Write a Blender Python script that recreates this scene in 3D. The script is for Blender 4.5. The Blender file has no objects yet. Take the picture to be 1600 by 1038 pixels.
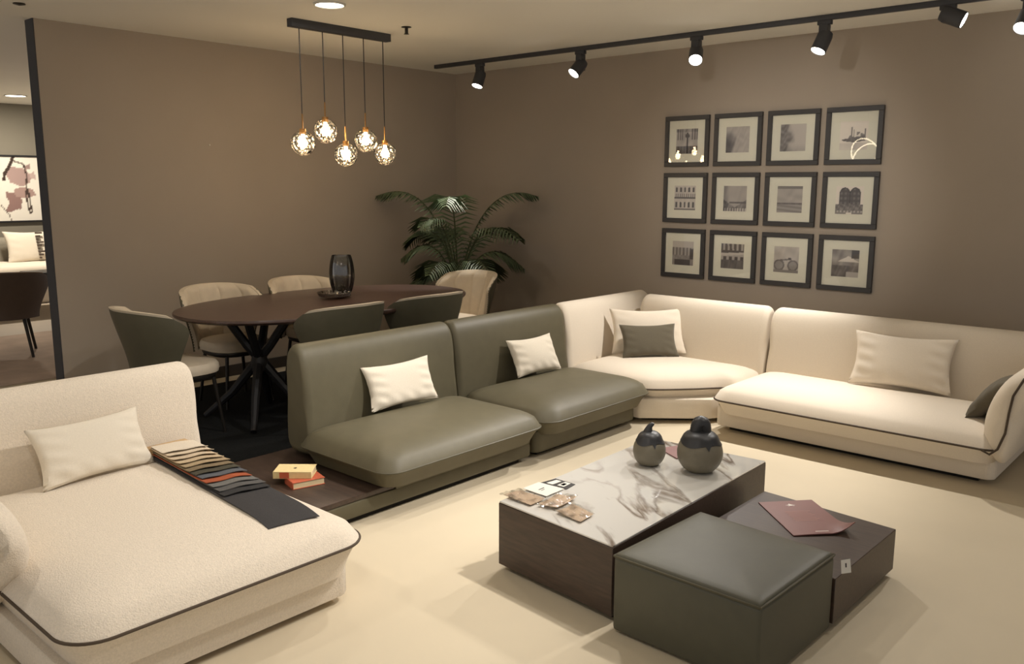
import bpy, bmesh, math, random
from mathutils import Vector, Matrix
PI = math.pi
R = math.radians
SC = bpy.context.scene
COL = SC.collection
rnd = random.Random(7)

# ------------------------------------------------------------------ materials
def lin(c):
    return tuple((v/255/12.92) if v/255 <= .04045 else ((v/255+.055)/1.055)**2.4 for v in c)

def mat(name, rgb, rough=.6, metal=0., spec=.5, var=.0, vscale=8., bump=0., bscale=80., coat=0., sheen=0., emit=None, estr=0., stretch=(1,1,1), rgb2=None):
    m = bpy.data.materials.new(name); m.use_nodes = True
    nt = m.node_tree; b = nt.nodes['Principled BSDF']
    c = lin(rgb)
    b.inputs['Base Color'].default_value = (*c, 1)
    b.inputs['Roughness'].default_value = rough
    b.inputs['Metallic'].default_value = metal
    b.inputs['Specular IOR Level'].default_value = spec
    if coat: b.inputs['Coat Weight'].default_value = coat; b.inputs['Coat Roughness'].default_value = .08
    if sheen: b.inputs['Sheen Weight'].default_value = sheen; b.inputs['Sheen Roughness'].default_value = .74
    if emit:
        b.inputs['Emission Color'].default_value = (*lin(emit), 1); b.inputs['Emission Strength'].default_value = estr
    if var or bump:
        tc = nt.nodes.new('ShaderNodeTexCoord'); mp = nt.nodes.new('ShaderNodeMapping')
        mp.inputs['Scale'].default_value = stretch
        nt.links.new(tc.outputs['Object'], mp.inputs['Vector'])
    if var:
        n = nt.nodes.new('ShaderNodeTexNoise'); n.inputs['Scale'].default_value = vscale; n.inputs['Detail'].default_value = 6
        r = nt.nodes.new('ShaderNodeValToRGB')
        r.color_ramp.elements[0].position = .3; r.color_ramp.elements[1].position = .7
        c2 = lin(rgb2) if rgb2 else tuple(v*(1-var) for v in c)
        c1 = c if rgb2 else tuple(min(1, v*(1+var)) for v in c)
        r.color_ramp.elements[0].color = (*c2, 1); r.color_ramp.elements[1].color = (*c1, 1)
        nt.links.new(mp.outputs[0], n.inputs['Vector']); nt.links.new(n.outputs['Fac'], r.inputs[0])
        nt.links.new(r.outputs[0], b.inputs['Base Color'])
    if bump:
        n2 = nt.nodes.new('ShaderNodeTexNoise'); n2.inputs['Scale'].default_value = bscale; n2.inputs['Detail'].default_value = 4
        bp = nt.nodes.new('ShaderNodeBump'); bp.inputs['Strength'].default_value = bump; bp.inputs['Distance'].default_value = .004
        nt.links.new(mp.outputs[0], n2.inputs['Vector']); nt.links.new(n2.outputs['Fac'], bp.inputs['Height'])
        nt.links.new(bp.outputs[0], b.inputs['Normal'])
    return m

def emis(name, rgb, s):
    m = bpy.data.materials.new(name); m.use_nodes = True
    nt = m.node_tree; nt.nodes.clear()
    o = nt.nodes.new('ShaderNodeOutputMaterial'); e = nt.nodes.new('ShaderNodeEmission')
    e.inputs[0].default_value = (*lin(rgb), 1); e.inputs[1].default_value = s
    nt.links.new(e.outputs[0], o.inputs[0]); return m

def film(name, tint, gloss=.12, rough=.03, facet=0., fscale=60., fm=1.0):
    """thin clear sheet: transparent with a fresnel mirror on top"""
    m = bpy.data.materials.new(name); m.use_nodes = True
    nt = m.node_tree; nt.nodes.clear()
    o = nt.nodes.new('ShaderNodeOutputMaterial'); mx = nt.nodes.new('ShaderNodeMixShader')
    t = nt.nodes.new('ShaderNodeBsdfTransparent'); g = nt.nodes.new('ShaderNodeBsdfGlossy')
    lw = nt.nodes.new('ShaderNodeLayerWeight'); lw.inputs['Blend'].default_value = .3
    ma = nt.nodes.new('ShaderNodeMath'); ma.operation = 'MULTIPLY_ADD'; ma.inputs[1].default_value = fm; ma.inputs[2].default_value = gloss
    t.inputs[0].default_value = (*tint, 1); g.inputs['Roughness'].default_value = rough
    nt.links.new(lw.outputs['Fresnel'], ma.inputs[0]); nt.links.new(ma.outputs[0], mx.inputs[0])
    nt.links.new(t.outputs[0], mx.inputs[1]); nt.links.new(g.outputs[0], mx.inputs[2]); nt.links.new(mx.outputs[0], o.inputs[0])
    if facet:
        tc = nt.nodes.new('ShaderNodeTexCoord'); v = nt.nodes.new('ShaderNodeTexVoronoi'); v.inputs['Scale'].default_value = fscale
        bp = nt.nodes.new('ShaderNodeBump'); bp.inputs['Strength'].default_value = facet; bp.inputs['Distance'].default_value = .01
        nt.links.new(tc.outputs['Object'], v.inputs['Vector']); nt.links.new(v.outputs['Distance'], bp.inputs['Height'])
        nt.links.new(bp.outputs[0], g.inputs['Normal']); nt.links.new(bp.outputs[0], lw.inputs['Normal'])
        rp = nt.nodes.new('ShaderNodeValToRGB'); rp.color_ramp.elements[0].color = (*[.55*x for x in tint], 1); rp.color_ramp.elements[1].color = (*tint, 1)
        rp.color_ramp.elements[0].position = .05; rp.color_ramp.elements[1].position = .5
        nt.links.new(v.outputs['Distance'], rp.inputs[0]); nt.links.new(rp.outputs[0], t.inputs[0])
    return m

def marble_mat():
    m = bpy.data.materials.new('marble'); m.use_nodes = True
    nt = m.node_tree; b = nt.nodes['Principled BSDF']; L = nt.links.new
    tc = nt.nodes.new('ShaderNodeTexCoord')
    mp = nt.nodes.new('ShaderNodeMapping'); mp0 = nt.nodes.new('ShaderNodeMapping'); mp0.inputs['Rotation'].default_value = (0, 0, R(36)); mp.inputs['Scale'].default_value = (1.0, 3.0, 1)
    L(tc.outputs['Object'], mp0.inputs['Vector']); L(mp0.outputs[0], mp.inputs['Vector'])
    nz = nt.nodes.new('ShaderNodeTexNoise'); nz.inputs['Scale'].default_value = 1.7; nz.inputs['Detail'].default_value = 5; nz.inputs['Roughness'].default_value = .5
    nz.inputs['Distortion'].default_value = .5
    L(mp.outputs[0], nz.inputs['Vector'])
    a = nt.nodes.new('ShaderNodeMath'); a.operation = 'SUBTRACT'; a.inputs[1].default_value = .5; L(nz.outputs['Fac'], a.inputs[0])
    ab = nt.nodes.new('ShaderNodeMath'); ab.operation = 'ABSOLUTE'; L(a.outputs[0], ab.inputs[0])
    r = nt.nodes.new('ShaderNodeValToRGB'); e = r.color_ramp.elements
    e[0].position = .0; e[0].color = (1, 1, 1, 1); e[1].position = .05; e[1].color = (0, 0, 0, 1)
    L(ab.outputs[0], r.inputs[0])
    n2 = nt.nodes.new('ShaderNodeTexNoise'); n2.inputs['Scale'].default_value = 1.8; n2.inputs['Detail'].default_value = 3
    L(tc.outputs['Object'], n2.inputs['Vector'])
    r2 = nt.nodes.new('ShaderNodeValToRGB'); r2.color_ramp.elements[0].position = .38; r2.color_ramp.elements[1].position = .58
    L(n2.outputs['Fac'], r2.inputs[0])
    mu = nt.nodes.new('ShaderNodeMath'); mu.operation = 'MULTIPLY'; L(r.outputs[0], mu.inputs[0]); L(r2.outputs[0], mu.inputs[1])
    mx = nt.nodes.new('ShaderNodeMix'); mx.data_type = 'RGBA'
    mx.inputs[6].default_value = (*lin((212, 209, 202)), 1); mx.inputs[7].default_value = (*lin((122, 108, 96)), 1)
    L(mu.outputs[0], mx.inputs[0]); L(mx.outputs[2], b.inputs['Base Color'])
    b.inputs['Roughness'].default_value = .07; b.inputs['Specular IOR Level'].default_value = .9; b.inputs['Coat Weight'].default_value = .8; b.inputs['Coat Roughness'].default_value = .03; b.inputs['Coat IOR'].default_value = 2.1
    return m

def attr_mat(name, rough=.7):
    m = bpy.data.materials.new(name); m.use_nodes = True
    nt = m.node_tree; b = nt.nodes['Principled BSDF']; b.inputs['Roughness'].default_value = rough
    b.inputs['Specular IOR Level'].default_value = .2
    a = nt.nodes.new('ShaderNodeVertexColor'); a.layer_name = 'ink'
    nt.links.new(a.outputs['Color'], b.inputs['Base Color']); return m

M = {}
M['wall'] = mat('taupe_paint', (168, 156, 142), .85, var=.035, vscale=1.3, bump=.08, bscale=220)
M['wall_far'] = mat('grey_paint', (132, 126, 112), .85, var=.03, vscale=1.3)
M['ceiling'] = mat('ceiling_paint', (242, 238, 228), .9, var=.02, vscale=.8)
M['trim'] = mat('dark_edge_paint', (58, 58, 62), .6, var=.03, vscale=5)
M['base_trim'] = mat('dark_baseboard', (56, 48, 42), .5, var=.05, vscale=5)
M['floor'] = mat('cream_floor', (204, 191, 166), .6, var=.035, vscale=1.7, bump=.05, bscale=60, spec=.25)
M['floor2'] = mat('greige_floor', (182, 168, 150), .6, var=.08, vscale=1.2)
M['rug_black'] = mat('black_rug_pile', (30, 31, 31), .95, var=.25, vscale=90, bump=.5, bscale=300, spec=.1)
M['rug_far'] = mat('dusty_rug_pile', (194, 174, 158), .95, var=.14, vscale=3.5, bump=.3, bscale=200, spec=.1)
M['cream'] = mat('cream_fabric', (226, 214, 196), .9, var=.03, vscale=180, bump=.25, bscale=420, spec=.2, sheen=.15)
M['boucle'] = mat('cream_boucle', (224, 211, 192), .95, var=.07, vscale=120, bump=.75, bscale=190, spec=.15, sheen=.2)
M['pillow'] = mat('ivory_linen', (222, 212, 194), .92, var=.03, vscale=140, bump=.3, bscale=380, spec=.15, sheen=.15)
M['pillow_olive'] = mat('olive_linen', (92, 84, 67), .9, var=.06, vscale=140, bump=.3, bscale=380, spec=.2, sheen=.15)
M['leather'] = mat('olive_leather', (92, 86, 66), .52, var=.05, vscale=14, bump=.12, bscale=260, spec=.45)
M['leather2'] = mat('olive_leather_ottoman', (78, 76, 62), .5, var=.05, vscale=14, bump=.12, bscale=260, spec=.5)
M['piping'] = mat('dark_piping', (74, 60, 45), .7, var=.05, vscale=60)
M['pipingO'] = mat('olive_piping', (76, 71, 52), .5, var=.05, vscale=60)
M['wood'] = mat('dark_wenge', (74, 58, 48), .38, var=.2, vscale=6, stretch=(1, 14, 14), rgb2=(56, 44, 37), bump=.06, bscale=60)
M['woodtop'] = mat('wenge_tabletop', (82, 62, 53), .32, var=.2, vscale=6, stretch=(14, 1, 14), rgb2=(64, 47, 40))
M['black'] = mat('black_metal', (40, 39, 40), .45, metal=.3, var=.04, vscale=20)
M['darkmetal'] = mat('gunmetal', (48, 44, 40), .4, metal=.6, var=.04, vscale=20)
M['track'] = mat('charcoal_track', (62, 62, 66), .5, metal=.1, var=.03, vscale=20)
M['brass'] = mat('aged_brass', (150, 112, 66), .35, metal=.8, var=.06, vscale=30)
M['shadow_gap'] = mat('plinth_black', (26, 23, 20), .8, var=.05, vscale=20)
M['marble'] = marble_mat()
M['cer'] = mat('grey_ceramic', (112, 105, 88), .55, var=.06, vscale=30, bump=.1, bscale=120)
M['glaze'] = mat('black_glaze', (42, 42, 44), .42, var=.08, vscale=30)
M['chair_olive'] = mat('olive_leatherette', (80, 76, 60), .45, var=.05, vscale=20, bump=.08, bscale=250)
M['chair_cream'] = mat('beige_leatherette', (204, 190, 168), .6, var=.04, vscale=20, bump=.08, bscale=250)
M['chair_brown'] = mat('brown_leatherette', (82, 68, 58), .6, var=.05, vscale=20)
M['frame'] = mat('charcoal_frame', (58, 56, 56), .4, var=.05, vscale=30)
M['mat'] = mat('cream_mount', (238, 233, 214), .8, var=.01, vscale=20)
M['print'] = attr_mat('photo_print')
M['pane'] = film('picture_glass', (.96, .96, .96), .02, .01)
M['clear'] = film('clear_plastic', (.95, .94, .92), .04, .10, facet=.15, fscale=22, fm=.3)
M['globe'] = film('crackled_glass', (.99, .94, .86), .18, .05, facet=.9, fscale=36)
M['smoke'] = film('smoked_glass', (.80, .79, .77), .06, .06)
M['crystal'] = film('cut_crystal', (.72, .66, .6), .25, .05, facet=.8, fscale=60)
M['bulb'] = emis('bulb_glow', (255, 225, 180), 60)
M['spot_glow'] = emis('spot_glow', (255, 246, 230), 30)
M['down_glow'] = emis('downlight_glow', (255, 244, 222), 14)
M['ring_glow'] = emis('ring_glow', (255, 236, 200), 18)
M['leaf'] = mat('palm_leaf', (98, 112, 82), .5, var=.2, vscale=12)
M['stem'] = mat('palm_stem', (70, 78, 50), .6, var=.15, vscale=20)
M['pot'] = mat('dark_pot', (52, 48, 44), .5, var=.05, vscale=20)
M['soil'] = mat('potting_soil', (38, 30, 24), .95, var=.2, vscale=60)
M['paper'] = mat('white_card', (206, 202, 192), .7, var=.01, vscale=20)
M['kraft'] = mat('kraft_paper', (192, 168, 144), .8, var=.05, vscale=40)
M['ink'] = mat('dark_ink', (52, 48, 46), .7, var=.02, vscale=20)
M['broch'] = mat('mauve_brochure', (128, 84, 80), .42, var=.03, vscale=10)
M['broch_text'] = mat('pale_print', (160, 116, 108), .6, var=.02, vscale=10)
M['white'] = mat('white_print', (232, 222, 214), .6, var=.02, vscale=10)
M['book_cream'] = mat('yellowed_cloth', (222, 200, 146), .8, var=.05, vscale=60)
M['book_red'] = mat('orange_red_cloth', (186, 92, 62), .75, var=.06, vscale=60)
M['pages'] = mat('book_pages', (232, 212, 170), .85, var=.06, vscale=40, stretch=(1, 1, 30))
M['gold'] = mat('gold_card', (186, 154, 112), .6, var=.04, vscale=20)

# ------------------------------------------------------------------ mesh builder
class MB:
    def __init__(s): s.v = []; s.f = []; s.mi = []
    def add(s, vs, fs, mi=0):
        o = len(s.v); s.v += [tuple(v) for v in vs]
        for f in fs: s.f.append([i+o for i in f]); s.mi.append(mi)
        return s
    def bm(s, bm, mi=0, mtx=None):
        if mtx is not None: bm.transform(mtx)
        bm.verts.index_update()
        s.add([v.co[:] for v in bm.verts], [[v.index for v in f.verts] for f in bm.faces], mi); bm.free(); return s
    def box(s, lo, hi, bev=0., seg=2, mi=0, mtx=None):
        b = bmesh.new(); bmesh.ops.create_cube(b, size=1)
        for v in b.verts:
            v.co = Vector([(lo[i]+hi[i])/2 + v.co[i]*(hi[i]-lo[i]) for i in range(3)])
        if bev: bmesh.ops.bevel(b, geom=list(b.edges), offset=bev, segments=seg, affect='EDGES', profile=.5)
        return s.bm(b, mi, mtx)
    def prism(s, poly, z0, z1, bev=0., seg=2, mi=0):
        b = bmesh.new()
        lo = [b.verts.new((x, y, z0)) for x, y in poly]; hi = [b.verts.new((x, y, z1)) for x, y in poly]
        n = len(poly)
        b.faces.new(hi); b.faces.new(lo[::-1])
        for i in range(n): b.faces.new((lo[i], lo[(i+1) % n], hi[(i+1) % n], hi[i]))
        bmesh.ops.recalc_face_normals(b, faces=b.faces)
        if bev: bmesh.ops.bevel(b, geom=list(b.edges), offset=bev, segments=seg, affect='EDGES', profile=.5)
        return s.bm(b, mi)
    def rings(s, rings, close=True, cap0=True, cap1=True, mi=0):
        n = len(rings[0]); vs = [p for r in rings for p in r]; fs = []
        for i in range(len(rings)-1):
            for j in range(n if close else n-1):
                k = (j+1) % n
                fs.append((i*n+j, i*n+k, (i+1)*n+k, (i+1)*n+j))
        if cap0: fs.append(tuple(range(n))[::-1])
        if cap1: fs.append(tuple((len(rings)-1)*n+j for j in range(n)))
        return s.add(vs, fs, mi)
    def tube(s, path, r, n=8, closed=False, mi=0):
        P = [Vector(p) for p in path]; m = len(P); rr = r if isinstance(r, (list, tuple)) else [r]*m
        rings = []; up = None
        for i in range(m):
            if closed: t = P[(i+1) % m]-P[i-1]
            else: t = P[min(i+1, m-1)]-P[max(i-1, 0)]
            t.normalize()
            if up is None:
                a = Vector((0, 0, 1)) if abs(t.z) < .9 else Vector((1, 0, 0))
                up = (a - t*a.dot(t)).normalized()
            else:
                up = (up - t*up.dot(t)).normalized()
            w = t.cross(up)
            rings.append([P[i]+(up*math.cos(2*PI*k/n)+w*math.sin(2*PI*k/n))*rr[i] for k in range(n)])
        if closed: rings.append(rings[0])
        return s.rings(rings, cap0=not closed, cap1=not closed, mi=mi)
    def lathe(s, prof, c=(0, 0, 0), n=32, mi=0):
        rings = [[(c[0]+r*math.cos(2*PI*k/n), c[1]+r*math.sin(2*PI*k/n), c[2]+z) for k in range(n)] for r, z in prof]
        return s.rings(rings, mi=mi)
    def grid(s, fn, nu, nv, mi=0, flip=False):
        vs = [fn(i/nu, j/nv) for j in range(nv+1) for i in range(nu+1)]
        fs = []
        for j in range(nv):
            for i in range(nu):
                q = (j*(nu+1)+i, j*(nu+1)+i+1, (j+1)*(nu+1)+i+1, (j+1)*(nu+1)+i)
                fs.append(q[::-1] if flip else q)
        return s.add(vs, fs, mi)
    def slab(s, fo, fi, nu, nv, mi=0):
        """closed shell between two grids"""
        vs = [fo(i/nu, j/nv) for j in range(nv+1) for i in range(nu+1)] + [fi(i/nu, j/nv) for j in range(nv+1) for i in range(nu+1)]
        N = (nu+1)*(nv+1); fs = []
        for j in range(nv):
            for i in range(nu):
                q = (j*(nu+1)+i, j*(nu+1)+i+1, (j+1)*(nu+1)+i+1, (j+1)*(nu+1)+i)
                fs.append(q); fs.append(tuple(a+N for a in q[::-1]))
        b = [i for i in range(nu+1)] + [j*(nu+1)+nu for j in range(1, nv+1)] + [nv*(nu+1)+i for i in range(nu-1, -1, -1)] + [j*(nu+1) for j in range(nv-1, 0, -1)]
        for k in range(len(b)):
            a, c = b[k], b[(k+1) % len(b)]
            fs.append((c, a, a+N, c+N))
        return s.add(vs, fs, mi)
    def obj(s, name, ms, parent=None, smooth=True, angle=40, recalc=True):
        if not isinstance(ms, (list, tuple)): ms = [ms]
        off = OFF.get(parent.name, (0, 0, 0)) if parent else (0, 0, 0)
        me = bpy.data.meshes.new(name)
        me.from_pydata([(v[0]-off[0], v[1]-off[1], v[2]-off[2]) for v in s.v], [], s.f)
        for m in ms: me.materials.append(m)
        for p, i in zip(me.polygons, s.mi): p.material_index = i
        if recalc:
            b = bmesh.new(); b.from_mesh(me); bmesh.ops.recalc_face_normals(b, faces=b.faces); b.to_mesh(me); b.free()
        if smooth: me.shade_smooth(); me.set_sharp_from_angle(angle=R(angle))
        o = bpy.data.objects.new(name, me); COL.objects.link(o)
        if parent: o.parent = parent; OFF[o.name] = off
        return o
OFF = {}

def thing(name, label, cat, loc=(0, 0, 0), rz=0, group=None, world=True):
    o = bpy.data.objects.new(name, None); COL.objects.link(o); o.empty_display_size = .1
    o.location = loc; o.rotation_euler = (0, 0, rz)
    o['label'] = label; o['category'] = cat
    if group: o['group'] = group
    if world: OFF[o.name] = tuple(loc)
    return o
def tag(o, label, cat, group=None):
    o['label'] = label; o['category'] = cat
    if group: o['group'] = group
    return o
def struct(name, mb, m, **k):
    o = mb.obj(name, m, **k); o['kind'] = 'structure'; return o
def copy_tree(src, parent=None):
    c = src.copy(); COL.objects.link(c)
    if parent: c.parent = parent
    for ch in src.children: copy_tree(ch, c)
    return c

# ------------------------------------------------------------------ camera
cam = bpy.data.cameras.new('camera'); co = bpy.data.objects.new('camera', cam); COL.objects.link(co)
pitch, roll, yaw = .170284508, .00312433173, .72913946
fw = Vector((-math.sin(yaw)*math.cos(pitch), math.cos(yaw)*math.cos(pitch), -math.sin(pitch)))
rt = Vector((math.cos(yaw), math.sin(yaw), 0)); up = rt.cross(fw)
r2 = rt*math.cos(roll)+up*math.sin(roll); u2 = -rt*math.sin(roll)+up*math.cos(roll)
mw = Matrix((r2, u2, -fw)).transposed().to_4x4(); mw.translation = (0, 0, 1.6)
co.matrix_world = mw
cam.sensor_width = 36; cam.lens = 1344.98/1600*36; cam.clip_start = .05
SC.camera = co

# ------------------------------------------------------------------ setting
XL, YR, ZC = -6.482, 6.381, 2.698
struct('floor', MB().box((-7.46, -3, -.1), (3.5, YR, 0)), M['floor'])
struct('floor_far', MB().box((-13.8, -3, -.1), (-7.46, YR+3, 0)), M['floor2'])
struct('ceiling', MB().box((-13.8, -3, ZC), (3.5, YR+3, ZC+.1)), M['ceiling'])
struct('wall_left', MB().box((XL-.133, 2.384, 0), (XL, YR+.1, ZC)), M['wall'])
struct('trim_1', MB().box((XL-.134, 2.376, 0), (XL+.001, 2.384, ZC)), M['trim'])
struct('wall_right', MB().box((XL, YR, 0), (3.5, YR+.1, ZC)), M['wall'])
struct('wall_far', MB().box((-13.75, -3, 0), (-13.63, YR+3, ZC)), M['wall_far'])
struct('baseboard_left', MB().box((XL, 2.384, 0), (XL+.015, YR, .095), .004), M['base_trim'])
struct('baseboard_right', MB().box((XL+.015, YR-.015, 0), (3.5, YR, .095), .004), M['base_trim'])

def rrect(cx, cy, hx, hy, r, n=8):
    pts = []
    for sx, sy, a0 in ((1, 1, 0), (-1, 1, 90), (-1, -1, 180), (1, -1, 270)):
        for k in range(n+1):
            a = R(a0+90*k/n)
            pts.append((cx+sx*(hx-r)+r*math.cos(a), cy+sy*(hy-r)+r*math.sin(a)))
    return pts

black_rug = MB().box((-6.27, 1.6, 0), (-4.06, 5.47, .012), .004).obj('area_rug', M['rug_black'])
tag(black_rug, 'black rug under the oval dining table', 'rug')

# ------------------------------------------------------------------ upholstery
def ring_at(out, c, fx, z):
    return [(c[0]+(x-c[0])*fx[0], c[1]+(y-c[1])*fx[1], z) for x, y in out]
def resample(poly, per=.03):
    out = []
    n = len(poly)
    for i in range(n):
        a, b = Vector(poly[i]), Vector(poly[(i+1) % n]); m = max(1, int((b-a).length/per))
        for k in range(m): out.append(tuple(a+(b-a)*k/m))
    return out
def cushion_mb(out, zb, zs, zt, under=.07, crown=.26, back_flat=None):
    """seat cushion: out = plan outline at the seam; belly below, domed crown above"""
    xs = [p[0] for p in out]; ys = [p[1] for p in out]
    c = ((min(xs)+max(xs))/2, (min(ys)+max(ys))/2); hx = (max(xs)-min(xs))/2; hy = (max(ys)-min(ys))/2
    def inset(d): return (1-min(d, hx*.97)/hx, 1-min(d, hy*.97)/hy)
    rings = [ring_at(out, c, inset(under+.05), zb)]
    for t in (0, .25, .5, .75):
        rings.append(ring_at(out, c, inset(under*(1-t)**.7), zb+(zs-zb)*t))
    rings.append(ring_at(out, c, (1, 1), zs))
    for k in range(1, 11):
        t = k/10; d = crown*t
        rings.append(ring_at(out, c, inset(d), zs+(zt-zs)*math.sqrt(max(0, 1-(1-t)**2))**.95))
    for k in (.75, .5, .25, .04):
        f = inset(crown); rings.append(ring_at(out, c, (f[0]*k, f[1]*k), zt+.004*(1-k)))
    return MB().rings(rings)

def sweep(sec, axis, a0, a1, er=.05, n=9, endf=None):
    """section (d, z) swept along world axis x or y, with rounded ends; d is the other horizontal axis"""
    cd = sum(p[0] for p in sec)/len(sec); cz = sum(p[1] for p in sec)/len(sec)
    hw = max(abs(p[0]-cd) for p in sec)
    rings = []
    st = []
    for k in range(n+1):
        t = k/n; st.append((a0+er*(1-math.cos(t*PI/2)), 1-er*.9*(1-math.sin(t*PI/2))))
    st2 = [(a1-(a-a0), s) for a, s in st[::-1]]
    m = 10
    mid = [(st[-1][0]+(st2[0][0]-st[-1][0])*k/m, 1) for k in range(1, m)]
    for a, s in st+mid+st2:
        sh = er*(1-s)/(er*.9) if er else 0
        ring = []
        for d, z in sec:
            v = Vector((d-cd, z-cz)); l = v.length
            v = v*max(.05, (l-sh)/l)
            d2, z2 = cd+v.x, cz+v.y
            aa = a + (endf(z2)*((a-a0)/(a1-a0))**3 if endf else 0)
            ring.append((aa, d2, z2) if axis == 'x' else (d2, aa, z2))
        rings.append(ring)
    return MB().rings(rings)

def smooth_sec(pts, it=3):
    for _ in range(it):
        out = []
        n = len(pts)
        for i in range(n):
            a, b = pts[i], pts[(i+1) % n]
            out += [(a[0]*.75+b[0]*.25, a[1]*.75+b[1]*.25), (a[0]*.25+b[0]*.75, a[1]*.25+b[1]*.75)]
        pts = out
    return pts

# back section in (depth behind front junction, z): depth 0 = seat/back junction, grows backwards
BACK = [(-.01, .16), (0, .32), (.012, .48), (.03, .62), (.055, .715), (.10, .752), (.16, .745), (.195, .68), (.21, .5), (.21, .28), (.20, .15), (.08, .145)]
def back_sec(j, sgn, sc=1.0): return smooth_sec([(j+sgn*d, z) for d, z in BACK], 2)

def piping(out, z, r=.0055): return MB().tube([(x, y, z) for x, y in out], r, 6, closed=True)

def front_piece(out, pred):
    """the run of outline points that satisfies pred, in order"""
    n = len(out); st = next(i for i in range(n) if pred(*out[i]) and not pred(*out[i-1]))
    res = []
    for k in range(n):
        p = out[(st+k) % n]
        if not pred(*p): break
        res.append(p)
    return res

# --- chaise longue at the left
t = thing('chaise_longue', 'cream boucle chaise longue with dark piping at the left', 'chaise longue', (-3.2, 1.4, 0))
MB().prism(rrect(-3.24, 1.395, .69, .525, .05), .028, .16, .012).obj('base', M['boucle'], t)
MB().box((-3.8, .95, 0), (-2.62, 1.84, .03)).obj('plinth', M['shadow_gap'], t)
out = resample(rrect(-3.16, 1.41, .70, .555, .13, 10))
sc_ = cushion_mb(out, .135, .265, .372, .05, .30).obj('seat_cushion', M['boucle'], t)
MB().tube([(x, y, .265) for x, y in front_piece(out, lambda x, y: x > -3.03)], .0055, 8).obj('piping', M['piping'], sc_)['label'] = 'dark piping round the seat edge'
sweep(back_sec(-3.80, -1), 'y', .78, 2.005, .045).obj('backrest', M['boucle'], t)
ARM = [(.0, .18), (.05, .30), (.045, .42), (.0, .55), (-.07, .645), (-.14, .67), (-.185, .62), (-.175, .5), (-.13, .34), (-.09, .2), (-.06, .14)]
sec = smooth_sec([(.90+d, z) for d, z in ARM], 2)
am = sweep(sec, 'x', -3.95, -2.88, .1, endf=lambda z: -.20*max(0, (.46-z)/.25)**1.2 - .10*max(0, (z-.5)/.15)**2).obj('armrest', M['boucle'], t)
MB().tube([(-3.02, .855, .265), (-3.06, .85, .272), (-3.085, .825, .31), (-3.02, .80, .40), (-2.97, .775, .5), (-2.99, .74, .6), (-3.1, .715, .66)], .0055, 8).obj('piping', M['piping'], am)['label'] = 'dark piping up the arm'

# --- olive module with tray
t = thing('sofa_module', 'olive leather armless seat with dark wood side tray', 'sofa', (-3.55, 2.9, 0), group='olive leather sofa modules')
MB().box((-3.96, 2.0, .03), (-3.143, 3.685, .108), .012).box((-3.96, 2.66, .10), (-3.143, 3.685, .165), .012).obj('base', M['leather'], t)
MB().box((-3.9, 2.05, 0), (-3.18, 3.62, .032)).obj('plinth', M['shadow_gap'], t)
MB().box((-4.03, 2.0, .1085), (-3.15, 2.655, .135), .004).obj('tray_top', M['wood'], t)['label'] = 'dark wood side tray'
out = resample(rrect(-3.415, 3.11, .385, .595, .10, 10))
sc_ = cushion_mb(out, .142, .232, .345, .05, .26).obj('seat_cushion', M['leather'], t)
MB().tube([(x, y, .232) for x, y in out], .0045, 6, closed=True).obj('piping', M['pipingO'], sc_)
sweep(back_sec(-3.762, -1), 'y', 2.585, 3.708, .04).obj('backrest', M['leather'], t)

# --- olive module, second
t = thing('sofa_module', 'olive leather armless seat next to the cream corner', 'sofa', (-3.55, 4.27, 0), group='olive leather sofa modules')
MB().prism(rrect(-3.55, 4.255,   .41, .525, .05), .03, .165, .012).obj('base', M['leather'], t)
MB().box((-3.9, 3.8, 0), (-3.2, 4.7, .032)).obj('plinth', M['shadow_gap'], t)
out = resample(rrect(-3.415, 4.275, .385, .565, .13, 10))
sc_ = cushion_mb(out, .142, .232, .345, .05, .26).obj('seat_cushion', M['leather'], t)
MB().tube([(x, y, .232) for x, y in out], .0045, 6, closed=True).obj('piping', M['pipingO'], sc_)
sweep(back_sec(-3.762, -1), 'y', 3.716, 4.825, .04).obj('backrest', M['leather'], t)

# --- corner module
t = thing('corner_sofa', 'cream corner sofa module between olive seat and long sofa', 'sofa', (-3.2, 5.2, 0))
base_poly = [(-3.13, 4.80), (-2.76, 5.12), (-2.70, 5.25), (-2.70, 5.72), (-3.95, 5.72), (-3.95, 4.83)]
MB().prism(base_poly, .03, .17, .015).obj('base', M['cream'], t)
MB().prism([(-3.16, 4.90), (-2.84, 5.16), (-2.8, 5.6), (-3.85, 5.6), (-3.85, 4.9)], 0, .032).obj('plinth', M['shadow_gap'], t)
poly = [(-3.10, 4.83), (-2.99, 4.93), (-2.85, 5.09), (-2.74, 5.24), (-2.655, 5.30), (-2.655, 5.68), (-3.80, 5.68), (-3.80, 4.83)]
out = resample(poly)
for _ in range(3):
    out = [tuple((Vector(out[i-1])+Vector(out[i])*2+Vector(out[(i+1) % len(out)]))/4) for i in range(len(out))]
sc_ = cushion_mb(out, .14, .232, .345, .05, .24).obj('seat_cushion', M['cream'], t)
MB().tube([(x, y, .232) for x, y in out], .006, 8, closed=True).obj('piping', M['piping'], sc_)['label'] = 'dark piping round the seat edge'
sweep(back_sec(-3.762, -1), 'y', 4.835, 5.97, .05).obj('backrest', M['cream'], t)
sweep(back_sec(5.635, 1), 'x', -3.725, -2.655, .05).obj('backrest', M['cream'], t)

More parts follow.
